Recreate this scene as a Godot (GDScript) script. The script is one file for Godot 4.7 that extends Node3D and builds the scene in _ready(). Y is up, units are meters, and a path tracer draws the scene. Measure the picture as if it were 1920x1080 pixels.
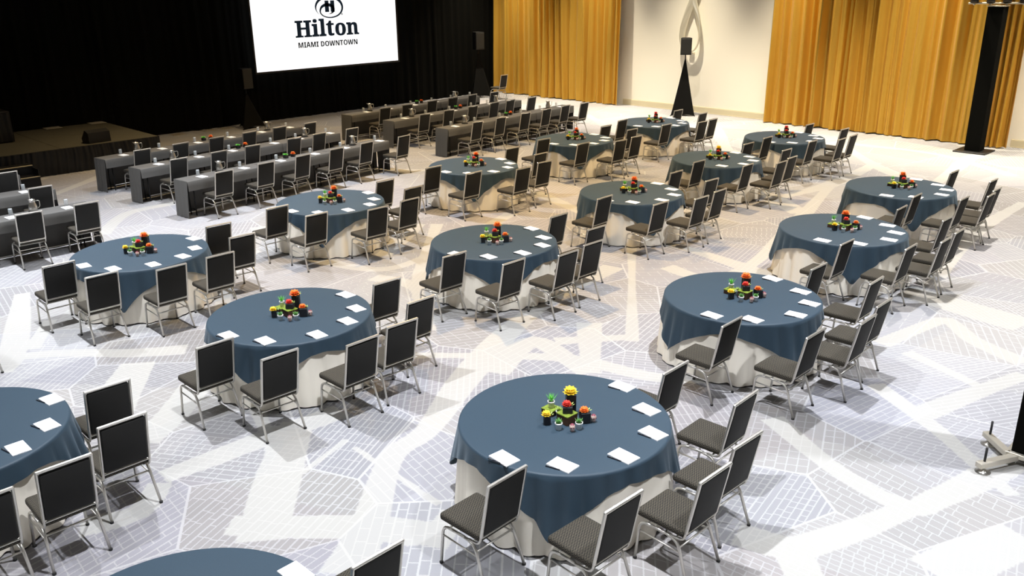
extends Node3D
# Hotel ballroom set with round banquet tables and classroom rows. x runs along the stage wall, z towards the room's rear, y up, metres.

const X0 := -6.0
const X1 := 25.9
const Z0 := -27.4
const Z1 := 6.0
const CEIL := 8.0
const RT := 0.914
const TOP := 0.757

# pitch of the lens, height and heading were read from the round table tops and the rows
func make_camera():
	var c := Camera3D.new()
	c.name = "camera"
	c.position = Vector3(0, 4.378, 0)
	c.rotation = Vector3(-0.343446, -PI / 4, -0.0108766)
	c.fov = rad_to_deg(2.0 * atan(540.0 / 1612.4))
	c.near = 0.1
	c.far = 120.0
	add_child(c)
	c.current = true

func make_environment():
	var e := Environment.new()
	e.background_mode = Environment.BG_COLOR
	e.background_color = Color(0, 0, 0)
	e.tonemap_mode = Environment.TONE_MAPPER_LINEAR
	e.tonemap_exposure = 1.0
	e.sdfgi_enabled = true
	e.ssao_enabled = true
	e.ssil_enabled = true
	var w := WorldEnvironment.new()
	w.name = "world_environment"
	w.environment = e
	add_child(w)

# recessed ceiling downlights: x, z, energy, colour temperature kind
const COOL := Color(0.965, 0.975, 1.0)
const NEUTRAL := Color(1.0, 0.965, 0.92)
const WARM := Color(1.0, 0.86, 0.64)
const DOWNLIGHT := 90.0
const WASHER := 118.0

func make_lights():
	# general downlights over the floor
	for i in 5:
		for j in 5:
			var x: float = -1.5 + i * 5.6
			var z: float = -21.0 + j * 5.4
			if x < 9.0 and z < -19.0:
				continue   # nothing is lit over the stage
			var c := NEUTRAL
			var e := DOWNLIGHT
			if x < 9.0 or (x < 12.0 and z > -6.0):
				c = COOL
			elif x < 18.0 and z < -7.0:
				c = WARM
				e *= 0.85
			if z < -19.0:
				e *= 0.6
			elif z < -14.0 and x < 12.0:
				c = COOL
				e *= 1.3
			if x > 19.0:
				e *= 0.72
			if x < 0.0:
				e *= 0.55
			downlight(x, z, e, c, 47.0, Vector3.DOWN)
	# wall washers in a row along the curtained wall
	for k in 6:
		downlight(23.9, -24.6 + k * 3.85, WASHER, Color(1.0, 0.945, 0.84), 33.0, Vector3.DOWN)

func downlight(x: float, z: float, energy: float, col: Color, cone: float, dir: Vector3):
	var t := thing("ceiling_downlight", "round recessed downlight in the ballroom ceiling above the picture", "light", Vector3(x, CEIL, z), 0.0, "recessed ceiling downlights")
	if not P.has("trim"):
		var s := st()
		lathe(s, [[0.075, -0.002], [0.11, -0.012], [0.115, 0.0]], 20)
		P.trim = done(s)
		s = st()
		lathe(s, [[0.0, -0.004], [0.075, -0.004]], 16)
		P.lens = done(s)
	part(t, "trim_ring", P.trim, M.white_metal)
	part(t, "lamp_lens", P.lens, M.lamp_glow)
	var l := SpotLight3D.new()
	l.name = "lamp_light"
	l.light_energy = energy
	l.light_color = col
	l.light_size = 0.09
	l.spot_range = 40.0
	l.spot_attenuation = 2.0
	l.spot_angle = cone
	l.spot_angle_attenuation = 0.9
	l.shadow_enabled = true
	l.rotation.x = -PI / 2
	l.position = Vector3(0, -0.02, 0)
	t.add_child(l)

# ---------------------------------------------------------------- helpers
var M := {}
var P := {}        # shared meshes
var PROTO := {}    # things to copy
var counts := {}
var rng := RandomNumberGenerator.new()

func numbered(called: String) -> String:
	var n: int = counts.get(called, 0)
	counts[called] = n + 1
	return called if n == 0 else "%s_%03d" % [called, n]

func meta(o: Node, label: String, category: String, group := ""):
	o.set_meta("label", label)
	o.set_meta("category", category)
	if group != "":
		o.set_meta("group", group)

func thing(called: String, label: String, category: String, at := Vector3.ZERO, turn := 0.0, group := "") -> Node3D:
	var o := Node3D.new()
	o.name = numbered(called)
	add_child(o)
	o.position = at
	o.rotation.y = turn
	meta(o, label, category, group)
	return o

func part(parent: Node, called: String, mesh: Mesh, mat: Material, at := Vector3.ZERO, turn := 0.0) -> MeshInstance3D:
	var o := MeshInstance3D.new()
	o.name = called
	o.mesh = mesh
	o.material_override = mat
	o.position = at
	o.rotation.y = turn
	parent.add_child(o, true)
	return o

func structure(called: String, mesh: Mesh, mat: Material, parent: Node = self) -> MeshInstance3D:
	var o := part(parent, called, mesh, mat)
	if parent == self:
		o.set_meta("kind", "structure")
	return o

func spawn(key: String, label: String, at: Vector3, turn := 0.0, group := "") -> Node3D:
	var p: Node3D = PROTO[key]
	var o: Node3D = p.duplicate()
	o.name = numbered(str(p.get_meta("called")))
	o.remove_meta("called")
	add_child(o)
	o.position = at
	o.rotation.y = turn
	o.set_meta("label", label)
	if group != "":
		o.set_meta("group", group)
	return o

func proto(key: String, called: String, category: String) -> Node3D:
	var o := Node3D.new()
	o.set_meta("called", called)
	o.set_meta("category", category)
	PROTO[key] = o
	return o

func st(flat := false) -> SurfaceTool:
	var s := SurfaceTool.new()
	s.begin(Mesh.PRIMITIVE_TRIANGLES)
	s.set_smooth_group(4294967295 if flat else 0)
	return s

func done(s: SurfaceTool) -> ArrayMesh:
	s.generate_normals()
	return s.commit()

# corners counter-clockwise seen from outside
func quad(s: SurfaceTool, a: Vector3, b: Vector3, c: Vector3, d: Vector3):
	for p in [a, c, b, a, d, c]:
		s.add_vertex(p)

func tri(s: SurfaceTool, a: Vector3, b: Vector3, c: Vector3):
	for p in [a, c, b]:
		s.add_vertex(p)

# grid[i][j]; outward when i runs to the right and j upwards
func sheet(s: SurfaceTool, g: Array, flip := false):
	for i in g.size() - 1:
		for j in g[i].size() - 1:
			if flip:
				quad(s, g[i][j], g[i][j + 1], g[i + 1][j + 1], g[i + 1][j])
			else:
				quad(s, g[i][j], g[i + 1][j], g[i + 1][j + 1], g[i][j + 1])

func box(s: SurfaceTool, c: Vector3, size: Vector3, b := 0.0, basis := Basis.IDENTITY):
	var h := size / 2
	b = min(b, min(h.x, min(h.y, h.z)) * 0.9)
	if b <= 0.0:
		var p := []
		for k in 8:
			p.append(c + basis * Vector3(h.x if k & 1 else -h.x, h.y if k & 2 else -h.y, h.z if k & 4 else -h.z))
		quad(s, p[4], p[5], p[7], p[6])
		quad(s, p[1], p[0], p[2], p[3])
		quad(s, p[5], p[1], p[3], p[7])
		quad(s, p[0], p[4], p[6], p[2])
		quad(s, p[6], p[7], p[3], p[2])
		quad(s, p[0], p[1], p[5], p[4])
		return
	# chamfered: six faces, twelve edge strips, eight corners
	var ax := [Vector3.RIGHT, Vector3.UP, Vector3.BACK]
	for a in 3:
		var u: int = (a + 1) % 3
		var v: int = (a + 2) % 3
		for sg in [-1.0, 1.0]:
			var q := []
			for k in [[-1, -1], [1, -1], [1, 1], [-1, 1]]:
				q.append(c + basis * (ax[a] * sg * h[a] + ax[u] * k[0] * (h[u] - b) + ax[v] * k[1] * (h[v] - b)))
			if sg > 0: quad(s, q[0], q[1], q[2], q[3])
			else: quad(s, q[3], q[2], q[1], q[0])
			# edges between face +-a and face +-u
			for su in [-1.0, 1.0]:
				var e := []
				for k in [-1.0, 1.0]:
					e.append(c + basis * (ax[a] * sg * h[a] + ax[u] * su * (h[u] - b) + ax[v] * k * (h[v] - b)))
					e.append(c + basis * (ax[a] * sg * (h[a] - b) + ax[u] * su * h[u] + ax[v] * k * (h[v] - b)))
				if sg * su > 0: quad(s, e[0], e[1], e[3], e[2])
				else: quad(s, e[2], e[3], e[1], e[0])
	for k in 8:
		var d := Vector3(1 if k & 1 else -1, 1 if k & 2 else -1, 1 if k & 4 else -1)
		var m := h - Vector3(b, b, b)
		var q := []
		for a in 3:
			var p := d * m
			p[a] = d[a] * h[a]
			q.append(c + basis * p)
		if d.x * d.y * d.z > 0: tri(s, q[0], q[1], q[2])
		else: tri(s, q[0], q[2], q[1])

func box_mesh(size: Vector3, b := 0.0, c := Vector3.ZERO) -> ArrayMesh:
	var s := st(true)
	box(s, c, size, b)
	return done(s)

# cushion-like box with rounded edges
func round_box(s: SurfaceTool, c: Vector3, size: Vector3, r: float, n := 2):
	var h := size / 2
	var ax := [Vector3.RIGHT, Vector3.UP, Vector3.BACK]
	for a in 3:
		var u: int = (a + 1) % 3
		var v: int = (a + 2) % 3
		for sg in [-1.0, 1.0]:
			var g := []
			var ks := []
			for i in n + 1: ks.append([-1.0, -tan((1.0 - float(i) / n) * PI / 4)])
			for i in n + 1: ks.append([1.0, tan(float(i) / n * PI / 4)])
			for i in ks:
				var row := []
				for j in ks:
					var core: Vector3 = ax[a] * sg * (h[a] - r) + ax[u] * i[0] * (h[u] - r) + ax[v] * j[0] * (h[v] - r)
					var dir: Vector3 = (ax[a] * sg + ax[u] * i[1] + ax[v] * j[1]).normalized()
					row.append(c + core + dir * r)
				g.append(row)
			sheet(s, g, sg < 0)

func tube(s: SurfaceTool, pts: Array, r, sides := 8, capped := true):
	var rings := []
	var n := pts.size()
	var up := Vector3.ZERO
	for i in n:
		var t: Vector3 = (pts[min(i + 1, n - 1)] - pts[max(i - 1, 0)]).normalized()
		if up == Vector3.ZERO:
			up = Vector3.UP if absf(t.y) < 0.9 else Vector3.RIGHT
		var side := t.cross(up).normalized()
		up = side.cross(t).normalized()
		var rr: float = r[i] if r is Array else r
		var ring := []
		for k in sides + 1:
			var a: float = TAU * k / sides
			ring.append(pts[i] + (side * cos(a) + up * sin(a)) * rr)
		rings.append(ring)
	for i in n - 1:
		for k in sides:
			quad(s, rings[i][k], rings[i][k + 1], rings[i + 1][k + 1], rings[i + 1][k])
	if capped:
		for k in sides:
			tri(s, pts[0], rings[0][k + 1], rings[0][k])
			tri(s, pts[n - 1], rings[n - 1][k], rings[n - 1][k + 1])

func bend(pts: Array, r: float, n := 4) -> Array:
	# rounds the inner corners of a polyline
	var out := [pts[0]]
	for i in range(1, pts.size() - 1):
		var a: Vector3 = pts[i] + (pts[i - 1] - pts[i]).normalized() * r
		var b: Vector3 = pts[i] + (pts[i + 1] - pts[i]).normalized() * r
		for k in n + 1:
			var t: float = float(k) / n
			out.append(a.lerp(pts[i], t).lerp(pts[i].lerp(b, t), t))
	out.append(pts[-1])
	return out

# profile of [radius, height] from the bottom up on the outside
func lathe(s: SurfaceTool, prof: Array, seg := 16, at := Vector3.ZERO):
	for i in prof.size() - 1:
		for k in seg:
			var a0: float = TAU * k / seg
			var a1: float = TAU * (k + 1) / seg
			var d0 := Vector3(cos(a0), 0, -sin(a0))
			var d1 := Vector3(cos(a1), 0, -sin(a1))
			var p00: Vector3 = at + d0 * prof[i][0] + Vector3.UP * prof[i][1]
			var p10: Vector3 = at + d1 * prof[i][0] + Vector3.UP * prof[i][1]
			var p01: Vector3 = at + d0 * prof[i + 1][0] + Vector3.UP * prof[i + 1][1]
			var p11: Vector3 = at + d1 * prof[i + 1][0] + Vector3.UP * prof[i + 1][1]
			if prof[i][0] < 1e-6: tri(s, p00, p11, p01)
			elif prof[i + 1][0] < 1e-6: tri(s, p00, p10, p01)
			else: quad(s, p00, p10, p11, p01)

func lathe_mesh(prof: Array, seg := 16) -> ArrayMesh:
	var s := st()
	lathe(s, prof, seg)
	return done(s)

func tube_mesh(pts: Array, r, sides := 8) -> ArrayMesh:
	var s := st()
	tube(s, pts, r, sides)
	return done(s)

func hash2(a: float, b: float) -> float:
	return fposmod(sin(a * 12.9898 + b * 78.233) * 43758.5453, 1.0)

# ---------------------------------------------------------------- materials
func mat(c: Color, rough := 0.7, metal := 0.0) -> StandardMaterial3D:
	var m := StandardMaterial3D.new()
	m.albedo_color = c
	m.roughness = rough
	m.metallic = metal
	return m

func rgb(r: float, g: float, b: float) -> Color:
	return Color(r / 255.0, g / 255.0, b / 255.0)

func noise_texture(lo: float, hi: float, freq: float, sd: int, size := 256) -> ImageTexture:
	var n := FastNoiseLite.new()
	n.seed = sd
	n.frequency = freq
	n.noise_type = FastNoiseLite.TYPE_VALUE
	n.fractal_octaves = 2
	var src := n.get_seamless_image(size, size)
	var im := Image.create(size, size, false, Image.FORMAT_RGB8)
	for y in size:
		for x in size:
			var v: float = lerp(lo, hi, src.get_pixel(x, y).r)
			im.set_pixel(x, y, Color(v, v, v))
	return ImageTexture.create_from_image(im)

func woven(m: StandardMaterial3D, tex: Texture2D, scale: float, world := false):
	m.albedo_texture = tex
	m.uv1_triplanar = true
	m.uv1_world_triplanar = world
	m.uv1_scale = Vector3.ONE * scale

func make_materials():
	var weave := noise_texture(0.78, 1.0, 0.35, 5)
	var soft := noise_texture(0.9, 1.0, 0.03, 9)
	M.white_metal = mat(rgb(235, 235, 232), 0.5)
	M.lamp_glow = mat(rgb(255, 250, 240), 0.5)
	M.lamp_glow.emission_enabled = true
	M.lamp_glow.emission = Color(1.0, 0.96, 0.9)
	M.lamp_glow.emission_energy_multiplier = 4.0
	M.wall = mat(rgb(240, 235, 221), 0.85)
	M.plain_wall = mat(rgb(150, 142, 126), 0.9)
	M.ceiling = mat(rgb(150, 146, 138), 0.95)
	M.baseboard = mat(rgb(208, 198, 168), 0.6)
	M.navy = mat(rgb(43, 67, 84), 0.6)
	woven(M.navy, weave, 9.0)
	M.navy.rim_enabled = true
	M.navy.rim = 0.9
	M.navy.rim_tint = 0.6
	M.ivory = mat(rgb(244, 238, 224), 0.8)
	M.ivory.backlight_enabled = true
	M.ivory.backlight = Color(0.12, 0.11, 0.1)
	M.grey_cloth = mat(rgb(101, 100, 97), 0.75)
	woven(M.grey_cloth, weave, 7.0)
	M.table_board = mat(rgb(150, 120, 85), 0.6)
	M.chrome = mat(rgb(222, 220, 214), 0.3, 1.0)
	M.frame = mat(rgb(206, 203, 196), 0.36, 0.85)
	M.rubber = mat(rgb(30, 30, 30), 0.8)
	M.back_cloth = mat(rgb(28, 28, 26), 0.85)
	woven(M.back_cloth, weave, 9.0)
	M.seat_cloth = mat(rgb(255, 255, 255), 0.9)
	woven(M.seat_cloth, herringbone(), 1.0 / 0.13)
	M.paper = mat(rgb(246, 248, 252), 0.8)
	M.paper_edge = mat(rgb(205, 205, 205), 0.8)
	M.pen = mat(rgb(28, 30, 40), 0.35)
	M.black_box = mat(rgb(26, 26, 30), 0.45)
	M.wood = mat(rgb(74, 48, 30), 0.7)
	M.moss = mat(rgb(158, 182, 62), 0.9)
	woven(M.moss, noise_texture(0.5, 1.0, 0.12, 3, 128), 12.0)
	M.pot = mat(rgb(250, 249, 245), 0.35)
	M.soil = mat(rgb(40, 32, 26), 0.95)
	M.aloe = mat(rgb(110, 200, 80), 0.5)
	M.succulent = mat(rgb(98, 152, 78), 0.5)
	M.succulent_pale = mat(rgb(168, 190, 96), 0.5)
	M.yellow = mat(rgb(240, 206, 50), 0.7)
	M.orange = mat(rgb(236, 120, 40), 0.7)
	M.red = mat(rgb(214, 52, 38), 0.7)
	M.skull = mat(rgb(222, 200, 186), 0.5)
	M.skull_paint = mat(rgb(120, 52, 66), 0.5)
	M.black_drape = mat(rgb(13, 13, 11), 0.95)
	M.black_drape.metallic_specular = 0.15
	M.black_skirt = mat(rgb(12, 12, 14), 0.6)
	M.gold = mat(rgb(205, 160, 60), 0.42)
	M.gold.rim_enabled = true
	M.gold.rim = 0.35
	M.gold.metallic = 0.5
	M.stage_carpet = mat(rgb(92, 89, 74), 0.95)
	woven(M.stage_carpet, noise_texture(0.6, 1.0, 0.4, 21), 2.0)
	M.black_paint = mat(rgb(12, 12, 13), 0.5)
	M.grille = mat(rgb(30, 30, 27), 0.6)
	M.scrim = mat(rgb(20, 20, 19), 0.85)
	M.scrim.metallic_specular = 0.2
	M.nosing = mat(rgb(196, 180, 140), 0.5)
	M.aluminium = mat(rgb(196, 190, 176), 0.45, 0.6)
	M.sculpture = mat(rgb(226, 220, 200), 0.28, 0.55)
	M.ink = mat(rgb(24, 60, 98), 0.8)
	M.ink_dark = mat(rgb(16, 22, 34), 0.8)
	M.screen = mat(rgb(245, 247, 250), 0.9)
	M.screen.emission_enabled = true
	M.screen.emission = Color(0.97, 0.985, 1.0)
	M.screen.emission_energy_multiplier = 1.0
	M.glass = mat(Color(0.92, 0.95, 0.96, 0.32), 0.04)
	M.glass.transparency = BaseMaterial3D.TRANSPARENCY_ALPHA
	M.water = mat(rgb(214, 222, 226), 0.2)

func herringbone() -> ImageTexture:
	# taupe zigzag weave of the seat cloth
	var n := 60
	var im := Image.create(n, n, false, Image.FORMAT_RGB8)
	for y in n:
		for x in n:
			var zig: float = absf(fposmod(x, 15.0) - 7.5)
			var band: float = fposmod(y + zig, 10.0)
			var c := rgb(34, 32, 27)
			if band < 3.2 and fposmod(x, 5.0) < 3.6:
				c = rgb(100, 92, 76)
			elif band < 4.6:
				c = rgb(56, 52, 44)
			if hash2(x, y) > 0.8:
				c = c.darkened(0.25)
			im.set_pixel(x, y, c)
	return ImageTexture.create_from_image(im)

# ---------------------------------------------------------------- carpet
# printed street-map carpet: cream avenues [width, x, z, x, z ...]
const AVENUES := [
	[0.36, [3.00, -4.92, 3.51, -5.28, 4.36, -6.05, 4.96, -6.22, 6.01, -6.82, 7.35, -7.46, 8.73, -7.90, 10.51, -8.18]],
	[0.40, [2.78, -5.77, 3.23, -6.33, 3.83, -7.04, 4.13, -7.35]],
	[0.30, [2.70, -6.17, 3.02, -5.81, 3.51, -5.30, 3.77, -4.92, 3.92, -4.64]],
	[0.09, [4.22, -6.47, 4.16, -5.10]],
	[0.08, [3.45, -6.39, 4.26, -6.66]],
	[0.30, [2.64, -7.33, 3.13, -7.30, 3.60, -7.29, 4.07, -7.25, 4.58, -7.22]],
	[0.30, [2.58, -7.25, 2.24, -6.93, 1.79, -7.06]],
	[0.45, [3.58, -10.09, 3.05, -9.38, 2.71, -8.84]],
	[0.35, [3.80, -8.99, 3.33, -8.53, 2.79, -8.10]],
	[0.16, [11.92, -8.89, 8.27, -6.10]],
	[0.32, [8.38, -6.91, 7.17, -5.87]],
	[0.25, [7.59, -6.82, 8.38, -6.19]],
	[0.30, [7.64, -3.78, 7.14, -2.85, 6.98, -2.13, 7.29, -1.98, 7.83, -1.83, 8.67, -1.66]],
	[0.20, [9.18, -3.34, 8.98, -3.04, 8.55, -2.40, 8.13, -1.91, 7.81, -1.51]],
	[0.26, [10.61, -2.20, 9.94, -2.39, 9.31, -2.56, 8.82, -2.68]],
	[0.28, [5.68, -2.56, 6.37, -2.29, 6.95, -2.11]],
	[0.20, [10.33, -3.44, 10.16, -3.01, 9.91, -2.42]],
	[0.42, [7.22, -1.26, 6.67, -1.46, 6.21, -1.60]],
	[0.30, [5.61, -2.99, 5.67, -2.73, 5.70, -2.54, 5.47, -2.30]],
	[0.30, [10.36, -3.77, 11.71, -3.52, 11.64, -3.32, 11.26, -2.94, 10.97, -2.30]],
	[0.55, [12.57, -4.32, 12.41, -3.52, 12.26, -2.66]],
	[0.35, [22.92, -10.00, 21.05, -8.36, 19.76, -6.91, 17.73, -5.32]],
	[0.35, [24.27, -7.01, 23.46, -7.06, 21.75, -6.83, 20.01, -6.63, 17.89, -6.41]],
	[0.35, [15.79, -8.37, 16.60, -8.51, 18.50, -8.30, 21.50, -8.55]],
	[0.30, [11.09, -7.55, 11.11, -6.76, 12.65, -6.72, 18.50, -8.30]],
	[0.30, [2.43, -11.48, 3.05, -11.07, 3.66, -10.43, 4.18, -10.05]],
	[0.30, [3.42, -13.89, 2.64, -11.67, 2.29, -11.00]],
	[0.25, [3.33, -12.41, 2.80, -11.50]],
	[0.30, [7.56, -21.65, 6.05, -20.44]],
	[0.35, [7.59, -17.67, 6.51, -17.53, 5.52, -16.31]],
	[0.20, [6.98, -13.26, 5.95, -12.27, 5.00, -10.64, 4.79, -9.53]],
	[0.30, [7.52, -10.60, 7.66, -9.72, 6.68, -8.30]],
	[0.25, [7.38, -12.38, 7.76, -10.93, 8.81, -10.84, 11.80, -11.78]],
	[0.35, [9.98, -12.57, 8.31, -11.38]],
	[0.30, [6.40, -6.68, 7.40, -7.02, 7.14, -5.90]],
	[0.35, [12.16, -9.13, 12.12, -7.73, 11.78, -6.04]],
	[0.30, [12.16, -9.13, 13.10, -11.65, 13.42, -12.72]],
	[0.40, [23.43, -14.46, 17.97, -10.14, 15.64, -7.59]],
	[0.35, [22.99, -19.27, 20.17, -15.27]],
	[0.30, [23.59, -10.11, 23.55, -7.81, 22.05, -5.61]],
	[0.30, [19.48, -4.67, 16.30, -4.65, 13.51, -4.20]],
	[0.30, [8.44, -14.24, 7.61, -14.58]],
	[0.25, [10.26, -12.27, 8.38, -10.46, 7.42, -9.30]],
	[0.20, [3.85, -9.36, 4.15, -8.63, 3.57, -6.84]],
	[0.20, [3.50, -5.18, 3.73, -4.83, 4.17, -4.93]],
]

func fill_poly(im: Image, pts: PackedVector2Array, c: Color, wrap := false):
	var lo := INF
	var hi := -INF
	for p in pts:
		lo = min(lo, p.y)
		hi = max(hi, p.y)
	var n := pts.size()
	var h := im.get_height()
	var w := im.get_width()
	var y0 := int(floor(lo))
	var y1 := int(ceil(hi))
	if not wrap:
		y0 = max(y0, 0)
		y1 = min(y1, h - 1)
	for y in range(y0, y1 + 1):
		var xs := []
		var yy := y + 0.5
		for i in n:
			var a := pts[i]
			var b := pts[(i + 1) % n]
			if (a.y <= yy) != (b.y <= yy):
				xs.append(a.x + (yy - a.y) / (b.y - a.y) * (b.x - a.x))
		xs.sort()
		for k in range(0, xs.size() - 1, 2):
			var x0 := int(round(xs[k]))
			var ln := int(round(xs[k + 1])) - x0
			if ln <= 0: continue
			if wrap:
				var ry: int = posmod(y, h)
				var rx: int = posmod(x0, w)
				im.fill_rect(Rect2i(rx, ry, min(ln, w - rx), 1), c)
				if rx + ln > w:
					im.fill_rect(Rect2i(0, ry, rx + ln - w, 1), c)
			else:
				im.fill_rect(Rect2i(x0, y, ln, 1).intersection(Rect2i(0, 0, w, h)), c)

func dash(im: Image, a: Vector2, b: Vector2, wd: int, c: Color):
	var n := int(ceil(a.distance_to(b)))
	var w := im.get_width()
	for k in n + 1:
		var p := a.lerp(b, float(k) / max(n, 1))
		im.fill_rect(Rect2i(posmod(int(p.x), w), posmod(int(p.y), w), wd, wd), c)

func voronoi(count: int, size: float, r: RandomNumberGenerator) -> Array:
	# cells of a repeating square: [polygon, seed]
	var seeds := []
	var g := int(round(sqrt(float(count))))
	for i in g:
		for j in g:
			seeds.append(Vector2((i + 0.5 + r.randf_range(-0.42, 0.42)) * size / g, (j + 0.5 + r.randf_range(-0.42, 0.42)) * size / g))
	var cells := []
	for s in seeds:
		var poly := PackedVector2Array([s + Vector2(-1, -1) * size / 3, s + Vector2(1, -1) * size / 3, s + Vector2(1, 1) * size / 3, s + Vector2(-1, 1) * size / 3])
		for q in seeds:
			for ox in [-size, 0.0, size]:
				for oy in [-size, 0.0, size]:
					var o: Vector2 = q + Vector2(ox, oy)
					if o == s or o.distance_to(s) > size * 0.66: continue
					var m: Vector2 = (o + s) / 2
					var d: Vector2 = (o - s).normalized()
					var out := PackedVector2Array()
					for i in poly.size():
						var a := poly[i]
						var b := poly[(i + 1) % poly.size()]
						var da := (a - m).dot(d)
						var db := (b - m).dot(d)
						if da <= 0: out.append(a)
						if (da < 0) != (db < 0): out.append(a.lerp(b, da / (da - db)))
					poly = out
					if poly.size() < 3: break
		if poly.size() >= 3:
			cells.append([poly, s])
	return cells

func lin(v: float, tint := Color(1, 1, 1)) -> Color:
	return Color(v * tint.r, v * tint.g, v * tint.b).linear_to_srgb()

func make_carpet() -> StandardMaterial3D:
	var r := RandomNumberGenerator.new()
	r.seed = 77
	# fine layer: blocks of houses between pale lanes, one 10.4 m repeat
	var n := 2048
	var tile := 10.4
	var px := n / tile
	var fine := Image.create(n, n, false, Image.FORMAT_RGB8)
	fine.fill(Color(1, 1, 1))
	var cells := voronoi(64, float(n), r)
	var tints := [Color(0.97, 0.98, 1.06), Color(1.0, 0.99, 1.02), Color(0.96, 0.97, 1.05), Color(1.03, 1.0, 0.97), Color(1.01, 0.99, 1.03)]
	for c in cells:
		var poly: PackedVector2Array = c[0]
		var tone: float = r.randf_range(0.58, 0.72)
		fill_poly(fine, poly, lin(tone, tints[r.randi() % 5]), true)
	for c in cells:
		var poly: PackedVector2Array = c[0]
		var mid: Vector2 = c[1]
		var ang: float = r.randf_range(0, PI)
		var skew: float = ang + PI / 2 + r.randf_range(-0.35, 0.35)
		var d := Vector2.from_angle(ang)
		var e := Vector2.from_angle(skew)
		var s1: float = r.randf_range(0.06, 0.1) * px
		var s2: float = r.randf_range(0.085, 0.2) * px
		var reach := 0.0
		for p in poly: reach = max(reach, p.distance_to(mid))
		var rows := int(reach / s1) + 1
		var lane := lin(0.93)
		for k in range(-rows, rows + 1):
			var o: Vector2 = mid + e * k * s1
			var wd := 2 if r.randf() < 0.75 else 3
			for seg in Geometry2D.intersect_polyline_with_polygon(PackedVector2Array([o - d * reach, o + d * reach]), poly):
				dash(fine, seg[0], seg[1], wd, lane)
			var off: float = r.randf_range(0, s2) if r.randf() < 0.25 else 0.0
			var m := int(reach / s2) + 1
			if r.randf() < 0.12: continue
			for q in range(-m, m + 1):
				if r.randf() < 0.1: continue
				var a: Vector2 = o + d * (q * s2 + off)
				var b: Vector2 = a + e * s1
				if Geometry2D.is_point_in_polygon(a, poly) and Geometry2D.is_point_in_polygon(b, poly):
					dash(fine, a, b, 2, lane)
		# street round the block
		for i in poly.size():
			dash(fine, poly[i], poly[(i + 1) % poly.size()], 4 if r.randf() < 0.5 else 3, Color(1, 1, 1))
	fine.generate_mipmaps()
	# coarse layer over the whole room: tint of the districts and the cream avenues
	var coarse := Image.create(n, n, false, Image.FORMAT_RGB8)
	var share := Image.create(n, n, false, Image.FORMAT_RGB8)
	share.fill(Color(1, 1, 1))
	coarse.fill(lin(0.41))
	var sx := n / (X1 - X0)
	var sz := n / (Z1 - Z0)
	for c in voronoi(196, float(n), r):
		var tone: float = r.randf_range(0.38, 0.44)
		fill_poly(coarse, c[0], lin(tone, [Color(0.985, 0.99, 1.02), Color(1, 1, 1), Color(1.01, 0.99, 1.0), Color(1.0, 0.995, 0.98)][r.randi() % 4]), true)
		var v: float = r.randf_range(0.72, 1.0)
		fill_poly(share, c[0], Color(v, v, v), true)
	var lines := AVENUES.duplicate()
	for k in 22:   # further avenues where tables or the frame hide them
		var p := Vector2(r.randf_range(X0, X1), r.randf_range(Z0, Z1))
		var a: float = r.randf_range(0, TAU)
		var l := [r.randf_range(0.14, 0.34), []]
		for q in 5:
			l[1].append_array([p.x, p.y])
			a += r.randf_range(-0.5, 0.5)
			p += Vector2.from_angle(a) * 1.1
		lines.append(l)
	for l in lines:
		var flat: Array = l[1]
		var cv := Curve2D.new()
		var cnt := flat.size() / 2
		for i in cnt:
			var p := Vector2(flat[2 * i], flat[2 * i + 1])
			var a := Vector2(flat[2 * max(i - 1, 0)], flat[2 * max(i - 1, 0) + 1])
			var b := Vector2(flat[2 * min(i + 1, cnt - 1)], flat[2 * min(i + 1, cnt - 1) + 1])
			var t := (b - a) / 6
			cv.add_point(p, -t, t)
		cv.bake_interval = 0.12
		var left := PackedVector2Array()
		var right := PackedVector2Array()
		var bk := cv.get_baked_points()
		for i in bk.size():
			var t: Vector2 = (bk[min(i + 1, bk.size() - 1)] - bk[max(i - 1, 0)]).normalized().orthogonal()
			var w: float = l[0] * (0.46 + 0.1 * sin(i * 0.11 + flat[0] * 7.0))
			for q in [[left, 1.0], [right, -1.0]]:
				var p: Vector2 = bk[i] + t * w * q[1]
				q[0].append(Vector2((p.x - X0) * sx, (p.y - Z0) * sz))
		# both edges in short quads, so that bends cannot fold the outline over
		for i in bk.size() - 1:
			var qd := PackedVector2Array([left[i], left[i + 1], right[i + 1], right[i]])
			fill_poly(coarse, qd, lin(0.43, Color(1.0, 0.985, 0.935)))
			fill_poly(share, qd, Color(0.28, 0.28, 0.28))
	coarse.generate_mipmaps()
	var m := StandardMaterial3D.new()
	m.roughness = 0.95
	m.albedo_texture = ImageTexture.create_from_image(coarse)
	m.detail_enabled = true
	m.detail_albedo = ImageTexture.create_from_image(fine)
	m.detail_mask = ImageTexture.create_from_image(share)
	m.detail_blend_mode = BaseMaterial3D.BLEND_MODE_MUL
	m.detail_uv_layer = BaseMaterial3D.DETAIL_UV_2
	P.tile = tile
	return m

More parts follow.
